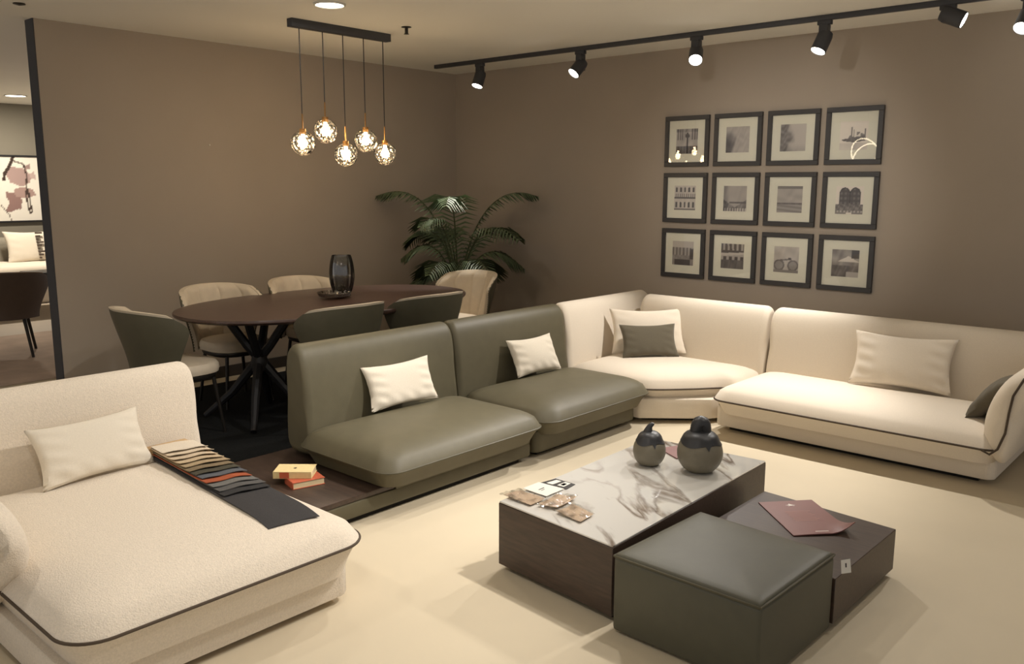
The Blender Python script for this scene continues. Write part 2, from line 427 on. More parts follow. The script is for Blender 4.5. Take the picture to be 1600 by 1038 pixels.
# --- long sofa on the right with arm
t = thing('sofa', 'long cream sofa with dark piping and curved right arm', 'sofa', (-1.8, 5.3, 0))
MB().prism(rrect(-1.84, 5.42, .83, .42, .05), .035, .175, .015).obj('base', M['cream'], t)
MB().box((-2.6, 5.08, 0), (-1.1, 5.75, .036)).obj('plinth', M['shadow_gap'], t)
out = resample(rrect(-1.815, 5.285, .845, .395, .10, 10))
sc_ = cushion_mb(out, .14, .232, .345, .05, .26).obj('seat_cushion', M['cream'], t)
MB().tube([(x, y, .232) for x, y in front_piece(out, lambda x, y: y < 5.3)], .006, 8).obj('piping', M['piping'], sc_)['label'] = 'dark piping along the seat front'
sweep(back_sec(5.635, 1), 'x', -2.635, -.86, .06).obj('backrest', M['cream'], t)
sec = smooth_sec([(-1.03-d, z) for d, z in ARM], 2)
am = sweep(sec, 'y', 4.90, 5.75, .1).obj('armrest', M['cream'], t)
MB().tube([(-1.06, 4.887, .231), (-1.02, 4.885, .215), (-.985, 4.885, .25), (-.958, 4.888, .34), (-.95, 4.888, .45), (-.94, 4.893, .54), (-.905, 4.91, .625), (-.885, 4.98, .672), (-.885, 5.2, .678)], .006, 8).obj('piping', M['piping'], am)['label'] = 'dark piping up the arm'

# ------------------------------------------------------------------ scatter cushions
def pillow(name, label, cat, b, zb, yaw, tilt, w, h, th, m, roll=0, group=None, seed=1, ruck=.004, puff=0):
    g = random.Random(seed)
    nrm = Vector((math.cos(yaw), math.sin(yaw), 0)); rg = Vector((-math.sin(yaw), math.cos(yaw), 0))
    upv = Vector((0, 0, 1))*math.cos(tilt) - nrm*math.sin(tilt); nn = rg.cross(upv)
    rr = rg*math.cos(roll)+upv*math.sin(roll); uu = upv*math.cos(roll)-rg*math.sin(roll)
    B = Vector((b[0], b[1], zb))
    N = 28
    ph = [g.uniform(0, 6) for _ in range(6)]
    def side(sg):
        def f(a, c):
            u = a*2-1; v = c*2-1
            pu = 1-.09*(1-v*v)**1.2*abs(u)**3; pv = 1-.12*(1-u*u)**1.2*abs(v)**3
            z = th*(max(0, (1-u**2)*(1-v**2)))**.42*(1+.1*math.sin(3*u+ph[0])*math.cos(2*v+ph[1]))
            z += ruck*math.sin(14*v+5*u+ph[2])*max(0, abs(u)-.45)*2*(1-abs(u))*3
            z += ruck*.8*math.sin(16*u+4*v+ph[3])*max(0, -v-.4)*2*(1-abs(v))*3
            p = B + rr*(u*pu*w/2) + uu*((v*pv+1)*h/2) + nn*(sg*z)
            return p
        return f
    mb = MB().grid(side(1), N, N).grid(side(-1), N, N, flip=True)
    o = mb.obj(name, m)
    bm = bmesh.new(); bm.from_mesh(o.data); bmesh.ops.remove_doubles(bm, verts=bm.verts, dist=.0008); bmesh.ops.recalc_face_normals(bm, faces=bm.faces); bm.to_mesh(o.data); bm.free()
    o.data.shade_smooth()
    return tag(o, label, cat, group)
pillow('scatter_cushion', 'ivory cushion lying on the boucle chaise longue', 'cushion', (-3.625, 1.45), .372, R(6), R(27), .49, .265, .055, M['pillow'], seed=2, ruck=.008)
pillow('scatter_cushion', 'ivory cushion on the olive seat nearest the tray', 'cushion', (-3.655, 3.18), .345, R(-8), R(22), .46, .262, .05, M['pillow'], roll=R(2), seed=3, ruck=.007)
pillow('scatter_cushion', 'ivory cushion on the olive seat beside the corner module', 'cushion', (-3.63, 4.35), .345, R(-3), R(26), .43, .262, .05, M['pillow'], seed=4, ruck=.006)
pillow('scatter_cushion', 'large cream cushion behind the olive one in the sofa corner', 'cushion', (-3.46, 5.42), .345, R(-44), R(22), .57, .352, .045, M['cream'], seed=5)
pillow('scatter_cushion', 'olive cushion leaning on a cream one in the sofa corner', 'cushion', (-3.375, 5.315), .345, R(-40), R(29), .43, .262, .042, M['pillow_olive'], seed=6)
pillow('scatter_cushion', 'large cream cushion leaning on the long sofa back', 'cushion', (-1.69, 5.50), .345, R(-84), R(20), .60, .352, .055, M['cream'], seed=7, ruck=.008)
pillow('scatter_cushion', 'olive cushion leaning against the curved right arm', 'cushion', (-1.17, 5.30), .34, R(172), R(40), .44, .30, .065, M['pillow_olive'], seed=8)

# ------------------------------------------------------------------ coffee tables and ottoman
MA, MBq, MC, MD = (-2.305, 2.50), (-1.69, 2.445), (-1.72, 3.745), (-2.335, 3.70)
t = thing('coffee_table', 'tall coffee table with white marble top and dark wood sides', 'coffee table', (-2.0, 3.1, 0))
def inset_poly(P, d):
    c = Vector((sum(p[0] for p in P)/len(P), sum(p[1] for p in P)/len(P)))
    return [tuple(c+(Vector(p)-c)*(1-d/((Vector(p)-c).length))) for p in P]
P4 = [MA, MBq, MC, MD]
MB().prism(P4, .028, .296, .002, 1).obj('table_body', M['wood'], t)
MB().prism(inset_poly(P4, .004), .296, .303, .0015, 1).obj('marble_top', M['marble'], t)['label'] = 'polished white marble top with grey brown veins'
MB().prism(inset_poly(P4, .05), 0, .029).obj('plinth', M['shadow_gap'], t)
LT = [(-1.66, 2.972), (-1.062, 2.94), (-1.055, 3.56), (-1.66, 3.615)]
t = thing('coffee_table', 'low dark wood coffee table behind the olive ottoman', 'coffee table', (-1.36, 3.3, 0))
MB().prism(LT, .028, .203, .002, 1).obj('table_body', M['wood'], t)
MB().prism(inset_poly(LT, .05), 0, .029).obj('plinth', M['shadow_gap'], t)
OT = [(-1.652, 2.395), (-1.085, 2.385), (-1.068, 2.935), (-1.63, 2.965)]
t = thing('ottoman', 'square olive leather ottoman in front of the coffee tables', 'ottoman', (-1.36, 2.67, 0))
MB().prism(OT, .012, .292, .014, 3).obj('body', M['leather2'], t)
rg = []
po = resample(inset_poly(OT, .004), .03)
cx = sum(p[0] for p in po)/len(po); cy = sum(p[1] for p in po)/len(po)
top = MB()
rings = [[(cx+(x-cx)*f, cy+(y-cy)*f, z) for x, y in po] for f, z in ((.97, .278), (.995, .286), (1., .295), (.988, .302), (.955, .307), (.88, .311), (.7, .315), (.4, .317), (.05, .318))]
tp = top.rings(rings).obj('seat_pad', M['leather2'], t)
MB().tube([(cx+(x-cx)*1.003, cy+(y-cy)*1.003, .2955) for x, y in po], .0045, 6, closed=True).obj('piping', M['pipingO'], tp)
MB().box((0, 0, 0), (.012, .012, .012)).obj('foot', M['shadow_gap'], t).location = (-.2, -.2, 0)
# swing tag hanging at the ottoman's back corner
mt = MB()
def flat(mb, A, B_, C, D, mi=0): mb.add([A, B_, C, D], [(0, 1, 2, 3)], mi)
def quadbox(mb, pts, th, mi=0):
    """thin card from four top corners"""
    lo = [(p[0], p[1], p[2]-th) for p in pts]
    mb.add(list(pts)+lo, [(0, 1, 2, 3), (7, 6, 5, 4), (0, 4, 5, 1), (1, 5, 6, 2), (2, 6, 7, 3), (3, 7, 4, 0)], mi)
def lerp4(pts, u, v):
    a = [Vector(p) for p in pts]
    return (a[0]*(1-u)+a[1]*u)*(1-v)+(a[3]*(1-u)+a[2]*u)*v
def mark(mb, pts, u0, v0, u1, v1, mi, lift=.0006):
    q = [lerp4(pts, *uv) for uv in ((u0, v0), (u1, v0), (u1, v1), (u0, v1))]
    mb.add([(p.x, p.y, p.z+lift) for p in q], [(0, 1, 2, 3)], mi)
tg = [(-1.062, 2.945, .302), (-1.035, 2.975, .296), (-1.0, 2.905, .262), (-1.03, 2.875, .268)]
tg = [(-1.052, 2.95, .275), (-1.032, 2.985, .275), (-1.018, 2.965, .235), (-1.040, 2.93, .235)]
quadbox(mt, tg, .0015); mark(mt, tg, .42, .3, .58, .62, 1, .0012)
t2 = mt.obj('price_tag', [M['paper'], M['ink']], smooth=False); tag(t2, 'small white tag hanging at the ottoman corner', 'tag')

# brochure on the low table
def sheet(name, label, pts, z, m, curl=None, text=None, cat='brochure', mats=None, n=14, th=.004):
    mb = MB()
    def f(lift):
        def g(u, v):
            p = lerp4([(*q, z) for q in pts], u, v)
            return (p.x, p.y, p.z+lift+(curl(u, v) if curl else 0))
        return g
    mb.slab(f(0), f(-th), n, n)
    if text:
        for u0, v0, u1, v1, mi in text:
            mb.grid(lambda a, b: f(.0007)(u0+(u1-u0)*a, v0+(v1-v0)*b), 6, 6, mi)
    o = mb.obj(name, mats or m, recalc=False); return tag(o, label, cat)
# corner order: top-left, top-right, bottom-right, bottom-left seen from the reader
lines = [(.27+.01*(i % 3), .33+.04*i, .72-.03*((i*2) % 3), .352+.04*i, 1) for i in range(8)]
emblem = [(.44, .135, .47, .15, 2), (.47, .12, .53, .165, 2), (.53, .135, .56, .15, 2), (.49, .10, .51, .12, 2), (.41, .142, .44, .148, 2), (.56, .142, .59, .148, 2), (.44, .165, .47, .175, 2), (.53, .165, .56, .175, 2)]
sheet('brochure', 'mauve brochure lying on the low dark wood table', [(-1.61, 3.451), (-1.447, 3.641), (-1.162, 3.388), (-1.337, 3.203)], .208, None,
      curl=lambda u, v: .05*max(0, (u-.6)/.4)**2*max(0, (v-.55)/.45)**2+.004*math.sin(u*3)*v, text=lines+emblem+[(.40, .93, .62, .945, 2)], mats=[M['broch'], M['broch_text'], M['white']])
sheet('brochure', 'mauve leaflet lying behind the two ceramic vases', [(-2.20, 3.56), (-2.13, 3.70), (-1.98, 3.62), (-2.05, 3.48)], .309, None, mats=[M['broch']], th=.005,
      curl=lambda u, v: .012*max(0, (u-.6)/.4)**2)
sheet('sample_card', 'white price card with a small photo on the marble top', [(-2.32, 2.67), (-2.32, 2.775), (-2.185, 2.785), (-2.185, 2.665)][::1], .3095, None, th=.002, cat='card',
      mats=[M['paper'], M['ink'], M['frame']], text=[(.3, .45, .62, .49, 1), (.3, .56, .5, .585, 1)])
sheet('picture_card', 'small grey photo card beside the white price card', [(-2.315, 2.785), (-2.30, 2.87), (-2.19, 2.87), (-2.18, 2.795)], .306, None, th=.002, cat='card',
      mats=[M['frame'], M['paper'], M['ink']], text=[(.12, .15, .85, .4, 1), (.2, .55, .9, .82, 1), (.35, .6, .7, .75, 2)])
def sample_bag(label, pts, z, seed):
    c = [sum(p[i] for p in pts)/4 for i in (0, 1)]
    t = thing('sample_bag', label, 'sample bag', (c[0], c[1], .304), group='bagged samples on the marble top')
    g = random.Random(seed); a, b = g.uniform(0, 6), g.uniform(0, 6)
    mb = MB()
    def h(u, v): return z+.003*math.sin(5*u+a)*math.sin(4*v+b)
    f = lambda l: (lambda u, v: (lambda p: (p.x, p.y, h(u, v)+l))(lerp4([(*q, 0) for q in pts], u, v)))
    mb.slab(f(0), f(-.002), 10, 10); mb.obj('sample_sheet', M['kraft'], t, recalc=False)
    mb = MB()
    def cr(u, v):
        p = lerp4([(*q, 0) for q in pts], -.06+1.12*u, -.05+1.25*v)
        return (p.x, p.y, h(u, v)+.005+.0016*math.sin(17*u+9*v+a)+.0016*math.sin(23*v-7*u+b))
    mb.grid(cr, 26, 26); mb.obj('plastic_bag', M['clear'], t, recalc=False)
sample_bag('bagged brown sample at the left corner of the marble top', [(-2.31, 2.645), (-2.165, 2.63), (-2.165, 2.54), (-2.32, 2.55)], .313, 1)
sample_bag('bagged tan sample between two others on the marble edge', [(-2.155, 2.70), (-2.075, 2.73), (-2.06, 2.58), (-2.14, 2.56)], .317, 2)
sample_bag('bagged brown sample furthest right along the marble edge', [(-2.045, 2.665), (-1.915, 2.63), (-1.905, 2.535), (-2.04, 2.555)], .313, 3)

# ------------------------------------------------------------------ ceramic vases
def vase(label, c, s, big):
    t = thing('ceramic_vase', label, 'vase', (c[0], c[1], .303), group='pair of ceramic vases')
    if big: prof = [(.02, 0), (.055, 0), (.085, .02), (.108, .058), (.114, .095), (.108, .132), (.092, .16)]
    else: prof = [(.02, 0), (.045, 0), (.068, .016), (.086, .05), (.0905, .085), (.085, .118), (.070, .142)]
    body = smooth_prof([(r*s, z*s) for r, z in prof])
    MB().lathe(body, (c[0], c[1], .303), 40).obj('body', M['cer'], t)
    # glazed collar with a drip
    zt = body[-1][1]; rt_ = body[-1][0]
    n = 48
    def ring(f, off):
        out = []
        for k in range(n):
            a = 2*PI*k/n
            drip = .028*s*math.exp(-((a-5.65)/.09)**2)+.008*s*math.sin(3*a)
            z = zt*(f) - (drip if off == 0 else 0)
            # radius on body profile at z
            r = 0
            for (r0, z0), (r1, z1) in zip(body, body[1:]):
                if z0 <= z <= z1 and z1 > z0: r = r0+(r1-r0)*(z-z0)/(z1-z0)
            r = r or rt_
            out.append((c[0]+(r+.003)*math.cos(a), c[1]+(r+.003)*math.sin(a), .303+z))
        return out
    rings = [ring(.93, 0), ring(.96, 1), ring(.999, 2)]
    h = .05*s
    for k in range(1, 7):
        tt = k/6; rr = rt_*math.cos(tt*PI/2*.86)
        rings.append([(c[0]+rr*math.cos(2*PI*j/n), c[1]+rr*math.sin(2*PI*j/n), .303+zt+h*math.sin(tt*PI/2)) for j in range(n)])
    MB().rings(rings).obj('glazed_neck', M['glaze'], t)['label'] = 'black glazed shoulder with a drip'
    zz = .303+zt+h*.8
    if big:
        e1 = Vector((.74, .67, 0))
        pth = []
        for k in range(13):
            a = PI*k/12
            pth.append(Vector((c[0], c[1], zz-.02))+e1*(-.022*s*math.cos(a))+Vector((0, 0, .068*s*math.sin(a))))
        rad = [.030*s+.008*s*math.sin(PI*k/12) for k in range(13)]
        MB().tube(pth, rad, 12).obj('handle', M['glaze'], t)
    else:
        pth = [(c[0]-.008, c[1]-.008, zz-.01), (c[0]-.004, c[1]-.006, zz+.015), (c[0]+.001, c[1]-.003, zz+.032), (c[0]+.008, c[1]+.005, zz+.042), (c[0]+.014, c[1]+.010, zz+.040)]
        MB().tube(pth, [.03*s, .022*s, .015*s, .012*s, .009*s], 12).obj('handle', M['glaze'], t)
def smooth_prof(p, it=2):
    for _ in range(it):
        o = [p[0]]
        for a, b in zip(p, p[1:]): o += [(a[0]*.75+b[0]*.25, a[1]*.75+b[1]*.25), (a[0]*.25+b[0]*.75, a[1]*.25+b[1]*.75)]
        p = o+[p[-1]]
    return p
vase('smaller grey ceramic vase with pointed black stopper', (-2.105, 3.325), .85, False)
vase('larger grey ceramic vase with looped black handle', (-1.885, 3.405), .92, True)

# ------------------------------------------------------------------ books on the tray
def book(label, c, z, rz, w, d, h, m, spine=None, extra=False, group='books on the wood tray'):
    t = thing('book', label, 'book', (c[0], c[1], z), rz, group, world=False)
    w2, d2 = w/2, d/2
    cv = MB().box((-w2, -d2, 0), (w2, d2, .003), .0008, 1).box((-w2, -d2, h-.003), (w2, d2, h), .0008, 1).box((-w2, -d2, 0), (w2, -d2+.004, h), .0012, 1)
    ms = [m]
    if spine:
        cv.box((-w2+w*.17, -d2-.0006, .002), (-w2+w*.42, -d2+.001, h-.002), 0, mi=1); ms.append(spine)
    if extra:
        ms.append(M['ink'])
        for k in range(6):
            a = k*PI/3; cv.add([(-.012*math.cos(a), .012*math.sin(a), h+.0005), (.004*math.sin(a)+.006, .004*math.cos(a), h+.0005), (.004*math.cos(a), -.006+.004*math.sin(a), h+.0005)], [(0, 1, 2)], len(ms)-1)
    cv.obj('cover', ms, t, recalc=False)
    MB().box((-w2+.004, -d2+.004, .003), (w2-.004, d2-.004, h-.003)).obj('pages', M['pages'], t)
book('orange red book lying under the cream book', (-3.475, 2.355), .135, R(-14), .115, .165, .034, M['book_red'])
book('cream book with red spine label on top of another', (-3.54, 2.345), .169, R(42), .19, .125, .034, M['book_cream'], M['book_red'], True)

# ------------------------------------------------------------------ fabric swatch book on the chaise
t = thing('swatch_book', 'fan of fabric swatches laid along the chaise seat', 'fabric swatches', (-3.2, 1.78, .375))
SW = [(214, 202, 184), (206, 190, 166), (200, 182, 156), (190, 170, 140), (166, 146, 116), (128, 112, 88), (78, 74, 62), (92, 94, 98), (160, 86, 58), (112, 110, 106), (92, 90, 88), (58, 57, 57), (66, 64, 64)]
def seat_z(x): # follows the crown of the chaise cushion
    return .381 - .0*abs(x)
x0, x1 = -3.72, -2.60
nS = len(SW)
MB().box((-3.765, 1.70, .375), (-3.685, 1.895, .412), .003).obj('header_card', M['gold'], t)['label'] = 'gold brown header card'
MB().box((-3.74, 1.80, .377), (-3.70, 1.84, .4135), .002).obj('header_label', M['paper'], t)
for i, c in enumerate(SW):
    xe = -3.60+.052*(i+1) if i < nS-1 else -2.615
    m = mat('swatch_fabric_%s' % ['ivory', 'sand', 'oat', 'beige', 'tan', 'taupe', 'moss', 'slate', 'rust', 'grey', 'stone', 'coal', 'charcoal'][i], c, .92, var=.12, vscale=260, bump=.4, bscale=420, spec=.15)
    last = i == nS-1
    def fo(u, v, xe=xe, i=i, last=last):
        x = -3.70+(xe+3.70)*u; dx = x+3.70
        wl = .012 if last else 0
        y = 1.705-wl+(.195+wl)*v-.07*dx+(0 if last else .004*math.sin(i*2.1))
        base = .378
        fr = max(0, (x+2.80)/.33); base -= .055*fr**2
        base -= .008*max(0, (v-.55)/.45)**2
        curl = (.0 if last else .007)*max(0, (u-.75)/.25)**2
        st = (nS-1-i)*.0036*min(1, .25+1.2*(1-abs(dx)/1.1))
        return (x+.022*(v-.5), y, base+st+.004+curl+.002*math.sin(9*v+i)*u)
    MB().slab(fo, lambda u, v, fo=fo: (lambda p: (p[0], p[1], p[2]-.0026))(fo(u, v)), 24, 10).obj('swatch', m, t, recalc=False)

# ------------------------------------------------------------------ dining table
t = thing('dining_table', 'oval dark wood dining table on crossed black legs', 'dining table', (-5.12, 3.77, 0))
def supel(cx, cy, a, b, e, n=72):
    o = []
    for k in range(n):
        th = 2*PI*k/n; c, s = math.cos(th), math.sin(th)
        o.append((cx+a*math.copysign(abs(c)**(2/e), c), cy+b*math.copysign(abs(s)**(2/e), s)))
    return o
el = supel(-5.13, 3.77, .68, 1.15, 2.25)
rings = [[(-5.13+(x+5.13)*f, 3.77+(y-3.77)*f, z) for x, y in el] for f, z in ((.93, .722), (.985, .732), (1, .745), (1, .757), (.997, .762))]
MB().rings(rings).obj('tabletop', M['woodtop'], t)
for yc in (3.12, 4.42):
    for sx, sy in ((1, 1), (1, -1), (-1, 1), (-1, -1)):
        P = [(-5.08-sx*.14, yc-sy*.16, .724), (-5.08-sx*.05, yc-sy*.055, .52), (-5.08+sx*.03, yc+sy*.03, .38), (-5.08+sx*.14, yc+sy*.13, .2), (-5.08+sx*.30, yc+sy*.25, .03)]
        MB().tube(P, [.028, .03, .034, .028, .02], 8).obj('leg', M['black'], t)
    MB().lathe([(.02, .33), (.055, .35), (.06, .40), (.05, .45), (.02, .47)], (-5.08, yc, 0), 16).obj('leg_hub', M['black'], t)

# hurricane vase and crystal dish on the table
t = thing('glass_vase', 'tall smoked glass vase standing on the dining table', 'vase', (-5.27, 3.97, .762))
def ov(r): return smooth_prof(r, 2)
zb_ = .762
MB().lathe(ov([(r*.82, z*.82) for r, z in [(.02, 0), (.06, 0), (.085, .03), (.112, .12), (.118, .2), (.108, .3), (.088, .375), (.084, .375), (.103, .3), (.112, .2), (.106, .12), (.08, .035), (.02, .01)]]), (-5.27, 3.97, zb_), 36).obj('outer_glass', M['smoke'], t)
MB().lathe(ov([(r*.82, z*.82) for r, z in [(.02, .03), (.055, .03), (.062, .08), (.068, .2), (.078, .372), (.074, .372), (.062, .2), (.05, .05), (.02, .045)]]), (-5.27, 3.97, zb_), 32).obj('inner_cup', M['smoke'], t)
t = thing('crystal_dish', 'small cut glass dish in front of the smoked vase', 'dish', (-5.2, 3.84, .762))
MB().lathe([(.01, .003), (.06, .003), (.11, .02), (.125, .045), (.12, .047), (.1, .026), (.05, .012), (.01, .012)], (-5.2, 3.84, .762), 28).obj('dish', M['crystal'], t)
mb = MB()
for k in range(9):
    a = 2*PI*k/9; mb.box((-5.18+.05*math.cos(a)-.014, 3.90+.05*math.sin(a)-.014, .775), (-5.18+.05*math.cos(a)+.014, 3.90+.05*math.sin(a)+.014, .803+.01*(k % 2)), .006, 1)
mb.obj('crystal_cluster', M['crystal'], t)

# ------------------------------------------------------------------ dining chairs
def smoothstep(x): x = max(0, min(1, x)); return x*x*(3-2*x)
def chair_proto(name, label, mo, mi_, flare=1.0, group='dining chairs round the oval table'):
    t = thing(name, label, 'chair', (0, 0, 0), 0, group, world=False)
    def base(u, v, dr):
        pm = R(68+18*smoothstep(v*.95))*(1-.20*max(0, (v-.80)/.20)**2.2)
        phi = (u*2-1)*pm
        k = abs(phi)/R(80)
        ztop = .83-.055*k**2.4
        z = .385+(ztop-.385)*v
        r = .238+.062*smoothstep(v)+dr
        y0 = -.02
        return (r*1.08*math.sin(phi), y0-r*.92*math.cos(phi)-.045*v*v*math.cos(phi), z)
    def groove(u):
        x = (u*5) % 1.0
        return .010*(1-abs(2*x-1)**6)
    MB().slab(lambda u, v: base(u, v, .012), lambda u, v: base(u, v, 0), 40, 20).obj('outer_shell', mo, t, recalc=True)
    def inner(u, v):
        e = min(1, min(v, 1-v)*10)*min(1, max(0, min(u, 1-u)-.02)*14)
        return base(u, .02+v*1.012, -.020-(.016+groove(u))*e**.5)
    def outer(u, v): return base(u, .02+v*1.012, .011 if v > .96 else .004)
    MB().slab(outer, inner, 60, 20).obj('inner_back', mi_, t, recalc=True)
    st = supel(0, .03, .225, .225, 2.8, 48)
    rings = [[(x*f, .03+(y-.03)*f, z) for x, y in st] for f, z in ((.9, .395), (.98, .405), (1, .425), (.99, .45), (.94, .468), (.8, .478), (.4, .482), (.05, .483))]
    MB().rings(rings).obj('seat', mi_, t)
    rings = [[(x*f, .03+(y-.03)*f, z) for x, y in st] for f, z in ((.85, .365), (.9, .37), (.93, .385), (.92, .396))]
    MB().rings(rings).obj('seat_frame', M['darkmetal'], t)
    for sx in (-1, 1):
        for sy in (-1, 1):
            MB().tube([(sx*.15, .03+sy*.15, .37), (sx*.19, .03+sy*.19, .0)], [.013, .010], 10).obj('leg', M['darkmetal'], t)
    return t
pc = chair_proto('dining_chair', 'dining chair at the near end of the oval table, olive outside', M['chair_olive'], M['chair_cream'])
pc.location = (-5.16, 2.56, .012); pc.rotation_euler.z = R(0)
for lab, x, y, a in [('beige channelled chair against the left wall, nearer the partition end', -5.68, 3.27, -90),
                     ('beige channelled chair against the left wall, behind the smoked vase', -5.68, 4.0, -90),
                     ('olive backed chair behind the olive sofa, left of two', -4.60, 3.37, 90),
                     ('olive backed chair behind the olive sofa, right of two', -4.60, 4.10, 90),
                     ('beige chair at the far end of the oval table, before the palm', -5.19, 5.10, 180)]:
    c = copy_tree(pc); c.location = (x, y, .012); c.rotation_euler.z = R(a); c['label'] = lab

# ------------------------------------------------------------------ palm
t = thing('potted_palm', 'tall potted palm in the room corner', 'plant', (-5.8, 5.72, 0))
px_, py_ = -5.8, 5.72
MB().lathe([(.05, 0), (.13, 0), (.17, .02), (.2, .36), (.205, .38), (.19, .38), (.18, .34), (.02, .34)], (px_, py_, 0), 28).obj('pot', M['pot'], t)
MB().lathe([(.18, .33), (.182, .35), (.01, .36)], (px_, py_, 0), 20).obj('soil', M['soil'], t)
def frond(az, h, reach, droop, L=34, w=.17, s=1.):
    mb = MB(); d = Vector((math.cos(az), math.sin(az), 0)); P = []
    for k in range(L+1):
        u = k/L
        P.append(Vector((px_, py_, .35)) + d*(reach*(u**1.7)) + Vector((0, 0, 1))*((h-.35)*(1-(1-u)**1.9) - droop*max(0, u-.45)**2*3.0))
    mb.tube(P, [.011*(1-.8*k/L) for k in range(L+1)], 6, mi=1)
    for k in range(int(L*.38), L+1):
        u = k/L; tng = (P[min(k+1, L)]-P[k-1]).normalized(); sd = tng.cross(Vector((0, 0, 1))).normalized(); nu = sd.cross(tng)
        q = (u-.38)/.62; ln = w*(.35+1.5*math.sin(PI*min(1, q*.85+.12)))*s
        for sg in (-1, 1):
            dirv = (sd*sg*.82+tng*.55+Vector((0, 0, -.18+rnd.uniform(-.06, .06)))).normalized()
            a = P[k]; wv = tng*.010
            m1 = a+dirv*ln*.5+nu*.012; e = a+dirv*ln+Vector((0, 0, -.05*ln/.2))
            mb.add([a-wv*.5, a+wv*.5, m1+wv, e, m1-wv], [(0, 1, 2, 3, 4)], 0)
    return mb.obj('frond', [M['leaf'], M['stem']], t, recalc=False)
for az, h, rc, dr in [(-58, 1.64, .42, .25), (-100, 1.40, .40, .20), (222, 1.64, .72, .16), (42, 1.62, .72, .14), (0, 1.35, .75, .25), (-135, 1.15, .5, .25), (160, 1.3, .4, .25), (60, 1.3, .55, .2), (-75, 1.0, .5, .22), (-15, 1.05, .6, .3), (-160, 1.3, .5, .3), (-120, .85, .45, .2), (40, 1.1, .6, .3), (-45, .8, .5, .2)]:
    frond(R(az), h, rc, dr)

# ------------------------------------------------------------------ framed pictures
def sm(a, b, x): return smoothstep((x-a)/(b-a))
def band(x, c, w): return max(0., 1-abs(x-c)/w)
def n2(u, v, s=0):
    return .5+.25*math.sin(7.3*u+3*v+s*1.7+2*math.sin(5*v+s))+.25*math.sin(13*u*(.7+.1*s)-9*v+s*2.3+1.5*math.sin(11*u+s))
def P_facade(u, v):
    g = .62+.2*n2(u, v, 1)
    if abs(u-.52) < .03 and v < .85: g = .2
    if band(u, .52, .13)*band(v, .72, .1) > .15: g = .28
    if v > .55 and (u < .3 or u > .72) and ((u*9) % 1) > .45: g *= .55
    if v < .3: g *= .6-.25*((u*7) % 1)
    if v > .88: g *= .6+.3*n2(u*2, v, 3)
    return g
def P_tower(u, v): return .78-.45*sm(.55, .1, u+.25*n2(u, v, 2)-.1)*sm(.95, .4, v)+.08*n2(u*2, v*2, 1)-.1
def P_island(u, v): return .8-.42*sm(.62, .25, u+.3*(n2(u, v, 4)-.5))*(.6+.4*n2(u*2, v*3, 2))-.1*sm(.3, 0, v)
def P_ship(u, v):
    hull = v > .27+.09*(u-.5)**2*4 and v < .36+.16*u and .08 < u < .92
    g = .98
    if hull: g = .3+.15*n2(u*2, v*2, 1)
    if .36+.16*u <= v < .62 and .3 < u < .9 and n2(u*1.5, v*1.5, 2) > .52: g = .5
    for c, t in ((.42, .8), (.5, .72), (.9, .74)):
        if abs(u-c) < .018 and .3 < v < t: g = .45
    if v < .25: g = .92-.1*n2(u, v, 1)
    return g
def P_palace(u, v):
    g = .78+.1*n2(u, v, 1)
    for lo, hi in ((.05, .38), (.68, .98)):
        if lo < v < hi:
            x = (u*5) % 1
            if .28 < x < .72 and lo+.05 < v < hi-.04-.12*abs(x-.5): g = .25
    if .46 < v < .54: g = .3
    if .54 < v < .66 and ((u*10) % 1) > .5: g = .5
    if v < .05: g = .4
    return g
def P_canal(u, v):
    x = abs(u-.5)*2; g = .66
    if v < .15+.35*x*.9: g = .3+.25*n2(u*2, v*2, 2)
    if v < .12 and ((u*9) % 1) > .5: g = .8
    if .30 < v < .38 and u > .25: g = .3
    return g-.2*sm(.3, 0, u)+.06*n2(u, v, 5)
def P_lagoon(u, v):
    g = .64+.1*n2(u*.7, v*1.5, 2)
    if .30 < v < .37: g = .34+.1*n2(u*3, 0, 1)
    if v <= .3: g = .56+.15*math.sin(40*v+4*u)*.5
    if v > .9: g = .45
    return g
def P_arches(u, v):
    g = .98
    for c in (.32, .70):
        d = math.hypot((u-c)/.2, max(0, v-.72)/.24)
        if d < 1 and v > .34: g = .25+.2*(.5+.5*math.sin(40*u))*(.5+.5*math.sin(36*v))
        if .82 < d < 1 and v > .4: g = .18
    if .12 < v < .36: g = .3+.25*n2(u*3, v*3, 2)
    if .05 < v < .12: g = .75 if ((u*8) % 1) > .4 else .45
    if v < .05 and abs(u-.5) > .1: g = .5
    return g
def P_gondola(u, v):
    g = .8
    if v < .75 and v > .42: g = .42+.35*(((u*6) % 1) > .45)*(.6+.4*n2(u, v, 1))
    if v < .42: g = .5+.12*n2(u*2, v*2, 3)
    if v < .24 and .1 < u < .85: g = .22
    if u > .82 and .25 < v < .7: g = .25
    return g
def P_bridge(u, v):
    g = .7
    if v > .62: g = .28+.4*(((u*5+.2*v) % 1) > .55)*(v > .74)
    if .50+.08*u < v < .62+.05*u: g = .82
    if .36 < v < .5 and ((u*4) % 1) > .4: g = .25
    if v < .36: g = .42-.12*n2(u*2, v, 4)
    return g
def P_bike(u, v):
    g = .72+.1*n2(u, v, 2)
    for c in (.22, .78):
        d = math.hypot(u-c, (v-.28))
        if abs(d-.19) < .03: g = .4
        if d < .16: g = .58
    if v > .3 and abs(v-.5-.12*(u-.5)) < .03 and .25 < u < .72: g = .42
    if .48 < v < .58 and .58 < u < .7: g = .3
    if v < .1: g = .5
    return g
